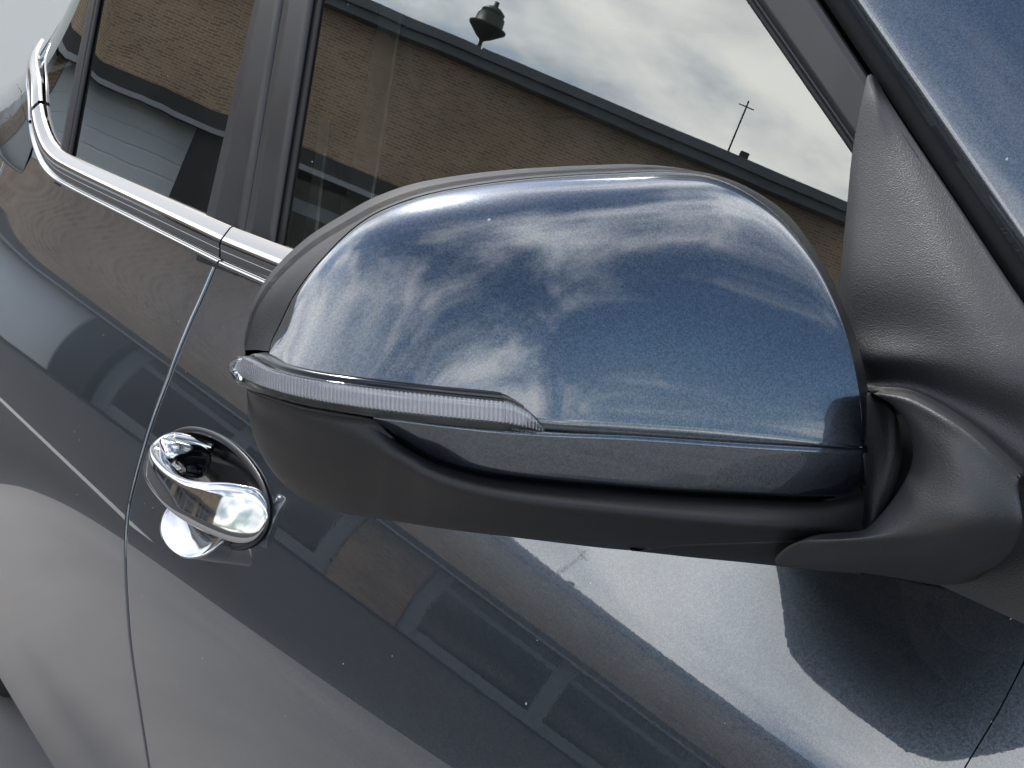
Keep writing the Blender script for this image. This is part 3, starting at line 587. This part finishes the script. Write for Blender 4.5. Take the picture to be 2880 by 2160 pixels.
# roof
rows = []
for x in np.linspace(.60, -1.9, 30):
    y0 = float(glass_y(x, ZT)); r = []
    for t in np.linspace(0, 1, 25):
        a = t*math.pi; yy = YC-(YC-y0)*math.cos(a); zz_ = ZT-.006+.115*(math.sin(a)**.6)
        r.append(Vector((x+.0*t, yy, zz_)))
    rows.append(r)
grid('roof', rows, PAINT, car)
# bonnet and scuttle
rows = []
for x in np.linspace(1.02, 1.95, 20):
    y0 = float(body_y(x, 1.0)); z0 = bz(x, 1.0)
    rows.append([Vector((x, y0+(2*YC-2*y0)*t, z0+.05*math.sin(t*math.pi)**.5)) for t in np.linspace(0, 1, 25)])
grid('bonnet', rows, PAINT, car)
# far side of the body
rows = []
for x in np.linspace(-1.95, 1.95, 60):
    rows.append([Vector((x, 2*YC-float(body_y(x, s)), bz(x, s))) for s in np.linspace(.22, 1.0, 24)])
far = grid('far_side', rows, PAINT, car)
for nm, x0, x1 in (('window_pane', .12, .75), ('window_pane', -.60, -.06)):
    grid(nm, [[Vector((x0+(x1-x0)*t, 2*YC-float(glass_y(0, z)), z)) for t in (0, 1)] for z in (1.0, ZT)], BLACK_GLOSS, far)
for nm, x0, x1 in (('pillar_trim', -.06, .12), ('pillar_trim', -1.9, -.60), ('pillar_trim', .75, 1.1)):
    grid(nm, [[Vector((x0+(x1-x0)*t, 2*YC-float(glass_y(0, z)), z)) for t in (0, 1)] for z in (1.0, ZT)], SATIN, far)
rows = []
for z in (.25, .6, .9, 1.0, 1.1, 1.3, 1.5):
    y0 = float(glass_y(-1.9, min(z, 1.4))) if z > 1.0 else float(body_y(-1.9, z))
    rows.append([Vector((-1.91-.05*math.sin(t*math.pi), y0+(2*YC-2*y0)*t, z)) for t in np.linspace(0, 1, 15)])
grid('tailgate', rows, PAINT, car)
rows = [[Vector((x, float(glass_y(x, 1.38))+.02+(2*YC-2*float(glass_y(x, 1.38))-.04)*t, 1.385)) for t in (0, 1)] for x in np.linspace(.62, -1.9, 12)]
grid('headliner', rows, FABRIC, car)
for wx, wz in WHEELS:
    pr = [[Vector((wx+r*math.cos(a), y, wz+r*math.sin(a))) for a in np.linspace(-.3, math.pi+.3, 40)] for r, y in ((.349, .0), (.38, .02), (.38, .34), (.02, .34))]
    pr[0] = [Vector((v.x, float(body_y(v.x, v.z+RISE*v.x))+.004, v.z)) for v in pr[0]]
    grid('arch_liner', pr, DARK, car)
# cabin
box('cabin_floor', (0, YC, .35), 1.5, .70, .03, FABRIC, car)
box('rear_bulkhead', (-1.12, YC, .86), .04, .68, .52, FABRIC, car)
box('dashboard', (.95, YC, .80), .28, .66, .16, FABRIC, car, bevel=.05)
for yy in (.46, 1.26):
    st = box('seat', (.22, yy, .56), .24, .24, .10, FABRIC, car, bevel=.06)
    box('seat_back', (-.08, yy, .88), .09, .23, .30, FABRIC, st, (Vector((.96, 0, .28)), Vector((0, 1, 0)), Vector((-.28, 0, .96))), bevel=.05)
    box('headrest', (-.20, yy, 1.27), .05, .13, .09, FABRIC, st, (Vector((.96, 0, .28)), Vector((0, 1, 0)), Vector((-.28, 0, .96))), bevel=.04)
box('rear_bench', (-.75, YC, .55), .25, .6, .10, FABRIC, car, bevel=.05)
for nm, key in (('cabin_trim', 'strip_a'), ('seat_belt', 'strip_b')):
    q = [Vector(p) for p in PT[key]]
    o = mesh_obj(nm, q, [(0, 1, 2, 3)], TRIM_PALE, car, smooth=False); md = o.modifiers.new('thickness', 'SOLIDIFY'); md.thickness = .004
# wheels
for wx, wz in WHEELS:
    for yy, sg in ((.03, -1), (2*YC-.03, 1)):
        def ring(prof, name, m, parent):
            seg = 40
            rows = [[Vector((wx+r*math.cos(k*2*math.pi/seg), yy+sg*n, wz+r*math.sin(k*2*math.pi/seg))) for k in range(seg)] for r, n in prof]
            return mesh_obj(name, [v for q in rows for v in q], grid_faces(len(rows), seg, True), m, parent)
        w_ = ring([(.22, -.20), (.31, -.20), (.33, -.17), (.33, -.03), (.31, 0), (.22, -.005)], 'wheel', TYRE, car)
        ring([(.22, -.005), (.21, -.02), (.19, -.06), (.05, -.03), (.04, -.015), (.001, -.01)], 'rim', ALLOY, w_)

# ---- chrome window line
def moulding(name, path, parent, m=CHROME, k=1.0):
    prof = [(.0235, -.002), (.0232, .0025), (.021, .0045), (.011, .0088), (.0075, .0102), (.004, .0108), (.001, .0104), (-.002, .0092), (-.0115, .0066), (-.0128, .0040), (-.0140, .0038),
            (-.0146, .0062), (-.0160, .0074), (-.0182, .0076), (-.0196, .0058), (-.0202, .0)]
    P = [Vector(p) for p in path]; rows = []
    for i, p in enumerate(P):
        t = (P[min(i+1, len(P)-1)]-P[max(i-1, 0)]).normalized()
        e_ = .01; yx = (float(glass_y(p.x+e_, p.z))-float(glass_y(p.x-e_, p.z)))/(2*e_); o_ = Vector((yx, -1, math.tan(R_(13)))).normalized(); o_ = (o_-t*o_.dot(t)).normalized(); q = t.cross(o_)
        if (i == 0 and q.z < 0 and abs(q.z) > .3) or (i == 0 and abs(q.z) <= .3 and q.x < 0) or (i and q.dot(qp) < 0): q = -q
        qp = q
        rows.append([p+q*a*k+o_*b for a, b in prof])
    o = grid(name, rows, m, parent)
    o.data.materials.append(SATIN_CHROME)
    nc = len(prof)-1
    o.data.polygons.foreach_set('material_index', [1 if (i % nc) < 3 else 0 for i in range(len(o.data.polygons))])
    return o
cr_ = PT['chrome_rear']
zr0 = cr_[0][2]+RISE*cr_[0][0]
cy = lambda x: Vector((x, float(glass_y(x, 1.02))-.004, zr0-RISE*x))
xb = cr_[0][0]
moulding('belt_moulding', [cy(x) for x in np.linspace(.93, xb+.0012, 60)], front_door)
full = resample(cr_, 300)
for _ in range(30): full[1:-1] = .5*full[1:-1]+.25*(full[:-2]+full[2:])
full[:, 1] = [float(glass_y(a, c))-.004 for a, _, c in full]
full = full[1:]
brk = int(np.argmin(abs(full[:, 0]+.822)))
moulding('belt_moulding', full[:brk-1], rear_door)
moulding('quarter_moulding', full[brk+1:-4], quarter)

# ---- door handle
handle = None
def ell(k, n, seg=64, dz=0.0):
    return [hp(BOWL_C[0]+BOWL_A*k*math.cos(a), BOWL_C[1]+dz+BOWL_B*k*math.sin(a), n) for a in [i*2*math.pi/seg for i in range(seg)]]
# grip: rear stub, bar and the flush front cover in one bent piece
GR = [  # x, outward n, lower t, upper t, thickness
 (-.030, -.024, .002, .026, .014), (-.038, -.004, .000, .026, .015), (-.044, .014, -.004, .024, .015), (-.042, .028, -.011, .018, .015), (-.028, .041, -.017, .009, .015), (-.002, .048, -.022, .004, .018),
 (.040, .050, -.028, .001, .020), (.078, .048, -.031, .003, .020), (.105, .041, -.032, .009, .018), (.126, .032, -.032, .016, .016), (.143, .022, -.031, .020, .013),
 (.153, .0145, -.029, .021, .011), (.160, .0085, -.025, .017, .009), (.165, .004, -.018, .010, .007), (.167, .001, -.009, .002, .004)]
G4 = resample(GR, 90)
rows = []
for i, (x, n, t0, t1, th) in enumerate(G4):
    a = G4[max(i-1, 0)]; b = G4[min(i+1, len(G4)-1)]
    d = Vector((b[0]-a[0], b[1]-a[1])).normalized(); nx_, nn_ = -d.y, d.x       # outward normal in (x,n)
    sec = []
    tm, th2 = (t0+t1)/2, (t1-t0)/2
    for k in range(32):
        an = k*2*math.pi/32
        c, s_ = math.cos(an), math.sin(an)
        e = .45
        tt = tm+th2*math.copysign(abs(s_)**e, s_); off = th/2*math.copysign(abs(c)**.45, c)-th/2
        sec.append(hp(x+nx_*off, tt, n+nn_*off))
    rows.append(sec)
handle = mesh_obj('door_handle', [v for r in rows for v in r], grid_faces(len(rows), 32, True)+[tuple(range(32)), tuple(len(rows)*32-32+k for k in range(32))[::-1]], CHROME, car)
fix_normals(handle)
box('grip_end', tuple(hp(-.022, .004, .008)), .020, .016, .025, CHROME, handle, (Vector((1, 0, 0)), HTv, HN), bevel=.011)
# bowl behind the grip
grid('handle_bowl', [ell(k, n) for k, n in ((1.0, -.001), (.97, -.006), (.88, -.018), (.7, -.028), (.4, -.034), (.1, -.036))], BLACK_GLOSS, handle, close_c=True)
rim = ell(1.0, .0, 96); rows = []
for i, p in enumerate(rim):
    t = (rim[(i+1) % 96]-rim[i-1]).normalized(); b = HN; a = t.cross(b)
    rows.append([p+a*(  .0034*math.cos(k*math.pi/4))+b*(.0016*math.sin(k*math.pi/4)) for k in range(8)])
mesh_obj('bowl_rim', [v for r in rows for v in r], grid_faces(97, 8, True)[:0]+[((i*8+j), (i*8+(j+1) % 8), (((i+1) % 96)*8+(j+1) % 8), (((i+1) % 96)*8+j)) for i in range(96) for j in range(8)], SATIN, handle)
# chrome scuff dish below the grip
gd_o = [(-.005, -.036), (.004, -.050), (.024, -.0605), (.054, -.066), (.085, -.0658), (.104, -.0615), (.118, -.052), (.120, -.038), (.110, -.022), (.050, -.012), (.005, -.020)]
gd_r = resample(gd_o+[gd_o[0]], 49)[:-1]
cx_, ct_ = .058, -.036
rows = []
dn = lambda t: .002+max(0, -t-.020)*.62
for k, n in ((.97, -.030), (.985, -.004), (1.0, -.001), (.985, .0008), (.95, .0), (.86, -.0012), (.65, -.0030), (.35, -.0040), (.05, -.0045)):
    rows.append([hp(cx_+(x-cx_)*k, ct_+(t-ct_)*k, n+dn(ct_+(t-ct_)*k)) for x, t in gd_r])
grid('handle_dish', rows, CHROME, handle, close_c=True)

# ---- wing mirror
MO = Vector((.9405, -.0868, 1.0555)); _sw = R_(21.855)
MA = Vector((-math.sin(_sw), -math.cos(_sw), 0)); MN = Vector((math.cos(_sw), -math.sin(_sw), 0))
def mw(q): return MO+MA*float(q[0])+MN*float(q[1])+UP*float(q[2])
rim_ = resample(PT['rim'], 140); cre = np.array(PT['cap_low'])
cres = resample(PT['cap_low'], 600)
# rear shell: from the cap's edge out to the black rim, then back round the glass
NB = 140
outer = resample(PT['outer'], NB)
lowb = resample(PT['low_bot'][::-1], 80)
loop = list(outer)+[np.array([.2665, -.088, .004])]+list(lowb[3:-2])+[np.array([-.034, -.052, -.045])]
loop = np.array(loop); cen = loop.mean(0)
rows = []
inner = resample(PT['rim'], NB)
def lp(k, w, j): return [mw((cen[0]+(p[0]-cen[0])*k, min(p[1], -.04)*j+w, cen[2]+(p[2]-cen[2])*k)) for p in loop]
def lq(k, w): return [mw((cen[0]+(p[0]-cen[0])*k, w, cen[2]+(p[2]-cen[2])*k)) for p in loop]
rows = [lp(1.0, 0, 1), lp(1.0, -.012, 1), lq(1.0, -.115), lq(.995, -.135), lq(.98, -.152), lq(.95, -.166), lq(.90, -.174), lq(.88, -.168)]
mirror = grid('wing_mirror', rows, PLASTIC, car, close_c=True)
mg = [mw((cen[0]+(p[0]-cen[0])*.89, -.170, cen[2]+(p[2]-cen[2])*.89)) for p in loop]
mesh_obj('mirror_glass', mg, [tuple(range(len(mg)))], MIRROR, mirror, smooth=False)
rows = [[mw((a[0], a[1]-.004, a[2])) for a in inner], [mw((a[0]*.5+b[0]*.5, a[1]*.45+b[1]*.55, a[2]*.5+b[2]*.5+.0005)) for a, b in zip(inner, outer)], [mw((b[0], b[1], b[2])) for b in outer], [mw((b[0], b[1]-.02, b[2])) for b in outer]]
grid('mirror_rim', rows, PLASTIC, mirror)
# painted cap
umin, umax = rim_[0][0], rim_[-1][0]
SEC, nR = 40, len(rim_)
tau = np.linspace(0, 1, nR)
g = .45*tau+.55*np.clip((rim_[:, 0]-umin)/(umax-umin), 0, 1)
def gsm(a, sg=7.0):
    k = np.exp(-.5*(np.arange(-21, 22)/sg)**2); k /= k.sum()
    if a.ndim == 1: return np.convolve(np.concatenate([2*a[0]-a[21:0:-1], a, 2*a[-1]-a[-2:-23:-1]]), k, 'valid')
    return np.stack([gsm(a[:, j], sg) for j in range(a.shape[1])], 1)
g = gsm(g); uc = cre[0][0]+(cre[-1][0]-cre[0][0])*np.clip(g, 0, 1)
P0 = np.stack([np.interp(uc, cres[:, 0], cres[:, j]) for j in range(3)], 1)
P3 = rim_
bl = gsm(np.interp(tau, [0, .12, .28, .42, .62, .82, 1], [.05, .08, .25, .62, .66, .38, .10]))
bt = np.radians(11+20*np.clip((tau-.66)/.30, 0, 1)**2*(3-2*np.clip((tau-.66)/.30, 0, 1))); dw = np.clip(P0[:, 1]-P3[:, 1], 0, None)
P1 = gsm(P0+np.stack([0*tau, -np.sin(bt)*.60*(P3[:, 2]-P0[:, 2]), np.cos(bt)*.60*(P3[:, 2]-P0[:, 2])], 1), 4.0)
P2 = gsm(P3+np.stack([0*tau, bl*dw, .0015*bl], 1), 5.0)
rows_t = []
for p0, p1, p2, p3 in zip(P0, P1, P2, P3):
    col = [p0+np.array([0, -.0050, -.0012]), p0+np.array([0, -.0026, -.0014]), p0+np.array([0, -.0009, -.0010]), p0+np.array([0, -.0001, -.0002])]
    for t in np.linspace(0, 1, SEC):
        col.append((1-t)**3*p0+3*(1-t)**2*t*p1+3*(1-t)*t*t*p2+t**3*p3+(np.array([0, 0, .0009]) if t == 0 else 0))
    rows_t.append([mw(q) for q in col])
grid('mirror_cap', rows_t, PAINT, mirror)
# gloss band below the crease
bt_ = resample(PT['band_top'], 120); bb_ = resample(PT['band_bot'], 120)
rows = []
for a, b in zip(bt_, bb_):
    d = b-a
    rows.append([mw(a+np.array([0, -.004, .0010])), mw(a+np.array([0, -.0012, .0002])), mw(a+d*.06)]+[mw(a+d*t+np.array([0,   .0007*math.sin(t*math.pi), 0])) for t in np.linspace(.12, .94, 8)]+[mw(b+np.array([0, -.0006, 0])), mw(b+np.array([0, -.005, -.0004]))])
# wrap the inboard end
e0 = [Vector(v) for v in rows[0]]
wrap = [[v+MA*(-.004)*f-MN*(.010*f) for v in e0] for f in (3.0, 1.6, .7)]
wrap[2] = [v+MA*(-.0035)-MN*.0016 for v in e0]; wrap[1] = [v+MA*(-.0062)-MN*.0062 for v in e0]; wrap[0] = [v+MA*(-.0072)-MN*.030 for v in e0]
grid('cap_band', wrap+rows, PAINT, mirror)
# textured lower housing
lt, lr, lb = (resample(PT[k], 140) for k in ('low_top', 'low_ridge', 'low_bot'))
rows = []
for i, (a, r, b) in enumerate(zip(lt, lr, lb)):
    sg = min(1, max(.1, (i-45)/50))
    col = [a+np.array([0, -.016, .003]), a+np.array([0, -.002, .0002]), a+np.array([0, .0008, -.0006])]
    pts = resample([a+(r-a)*.05, a+(r-a)*.5+np.array([0, .0015, .0010]), r, r+(b-r)*.30+np.array([0, .0050, -.0025*sg]), r+(b-r)*.66+np.array([0, .0060, -.005*sg]), b], 26)
    col += list(pts)
    col += [b+np.array([0, -.012, .001]), b+np.array([0, -.03, .004])]
    rows.append([mw(q) for q in col])
grid('lower_housing', rows, PLASTIC, mirror)
# pivot boss inboard of the cap
pt_, pb_ = resample(PT['pivot_top'], 30), resample(PT['pivot_bot'], 30)
rows = []
for a, b in zip(pt_, pb_):
    d = b-a
    rows.append([mw(a+np.array([.004, -.03, -.001])), mw(a+np.array([.001, -.004, 0]))]+[mw(a+d*t+np.array([0, .005*math.sin(t*math.pi)*min(1, abs(d[2])/.05), 0])) for t in np.linspace(0, 1, 14)]+[mw(b+np.array([.002, -.02, 0]))])
rows.append([v-MN*.03+MA*.004 for v in rows[-1]])
grid('pivot_boss', rows, PLASTIC_GREY, mirror)
rr_ = [mw((.03, -.075, -.040)), mw((-.01, -.070, -.040)), mw((-.035, -.072, -.036)), Vector((.90, -.03, 1.02)), Vector((.885, .02, 1.02))]
tube('arm_core', rr_, [.016, .018, .020, .026, .03], DARK, mirror, 12)
# indicator
def lens_cols(n):
    a, b = PT['lens_top'], PT['lens_bot']
    j = resample([tuple(p)+tuple(q) for p, q in zip(a, b)], n)
    A_, B_ = j[:, :3].copy(), j[:, 3:].copy(); B_[:, 2] -= .0018
    e_ = np.clip((np.linspace(0, 1, n)-.90)/.10, 0, 1)**2.2; A_[:, 2] -= .0022*e_; B_[:, 2] += .0030*e_
    T = np.gradient((A_+B_)/2, axis=0); nn = np.stack([-T[:, 1], T[:, 0]*1.0], 1); nn /= np.linalg.norm(nn, axis=1)[:, None]+1e-9
    nrm = np.stack([nn[:, 0], nn[:, 1], np.zeros(n)], 1)
    sgn = np.where(nrm[:, 1].mean() < 0, -1, 1)
    return A_, B_, nrm*sgn
A_, B_, Nn = lens_cols(160)
rows = []; 
for a, b, n_ in zip(A_, B_, Nn):
    d = b-a
    rows.append([mw(a-n_*.010+d*.02), mw(a-n_*.0025)]+[mw(a+d*t+n_*(.0012*math.sin(t*math.pi)**.5-.0006)) for t in (.03, .10, .25, .45, .65, .82, .93, .98)]+[mw(b-n_*.0028), mw(b-n_*.010-d*.02)])
rows.append([v-MN*.009-MA*.001 for v in rows[-1]])
lens = grid('indicator_lens', rows, LENS, mirror)
NR = 88; per = 8
A_, B_, Nn = lens_cols(NR*per)
rows = []
for i, (a, b, n_) in enumerate(zip(A_, B_, Nn)):
    d = b-a; w_ = .0012*math.cos(2*math.pi*i/per)
    t0, t1 = .10, .77
    rows.append([mw(a+d*t-n_*(.0032-w_)) for t in (t0, t0+.03, .3, .5, t1-.03, t1)])
grid('indicator_ribs', rows, REFLECTOR, lens)
A_, B_, Nn = lens_cols(120)
rows = [[mw(a-n_*.0105-(b-a)*.10), mw(a-n_*.0055-(b-a)*.06), mw(a+(b-a)*.1-n_*.005), mw(a+(b-a)*.75-n_*.0055), mw(b-n_*.0055+(b-a)*.05), mw(b-n_*.0105+(b-a)*.06)] for a, b, n_ in zip(A_, B_, Nn)]
grid('indicator_backing', rows, BLACK_GLOSS, lens)
# foot on the door: triangular sail running out into the arm
fr_ = [resample(r, 40) for r in PT['foot_rows']]
cols_ = [resample([r[j] for r in fr_], 130) for j in range(40)]
FG = np.array([[cols_[j][i] for j in range(40)] for i in range(130)])
for _ in range(3):
    FG[1:-1, 1:-1] = .5*FG[1:-1, 1:-1]+.125*(FG[:-2, 1:-1]+FG[2:, 1:-1]+FG[1:-1, :-2]+FG[1:-1, 2:])
    FG[1:-1, 0] = .6*FG[1:-1, 0]+.2*(FG[:-2, 0]+FG[2:, 0])
rows = [[Vector(tuple(v)) for v in r] for r in FG]
rows = [[r[0]+Vector((-.004, .012, 0))]+r+[r[-1]+Vector((-.006, .006, 0)), r[-1]+Vector((-.030, .022, 0))] for r in rows]
grid('mirror_foot', rows, PLASTIC_GREY, mirror)
sb = [Vector(p) for p in PT['sail_base']]
mesh_obj('sail_base', sb+[v+Vector((0, .03, 0)) for v in sb], [(0, 1, 2, 3), (3, 2, 6, 7), (0, 3, 7, 4)], PLASTIC_GREY, mirror, smooth=False)
tt_, tb_ = resample(PT['tongue_top'], 60), resample(PT['tongue_bot'], 60)
rows = []
for a, b in zip(tt_, tb_):
    d = b-a
    rows.append([mw(a+np.array([0, -.02, .002])), mw(a+np.array([0, -.003, .0006]))]+[mw(a+d*t+np.array([0, .006*math.sin(t*math.pi)*abs(d[2])/.03, -.000])) for t in np.linspace(0, 1, 12)]+[mw(b+np.array([0, -.02, .002]))])
grid('mirror_arm', rows, PLASTIC, mirror)
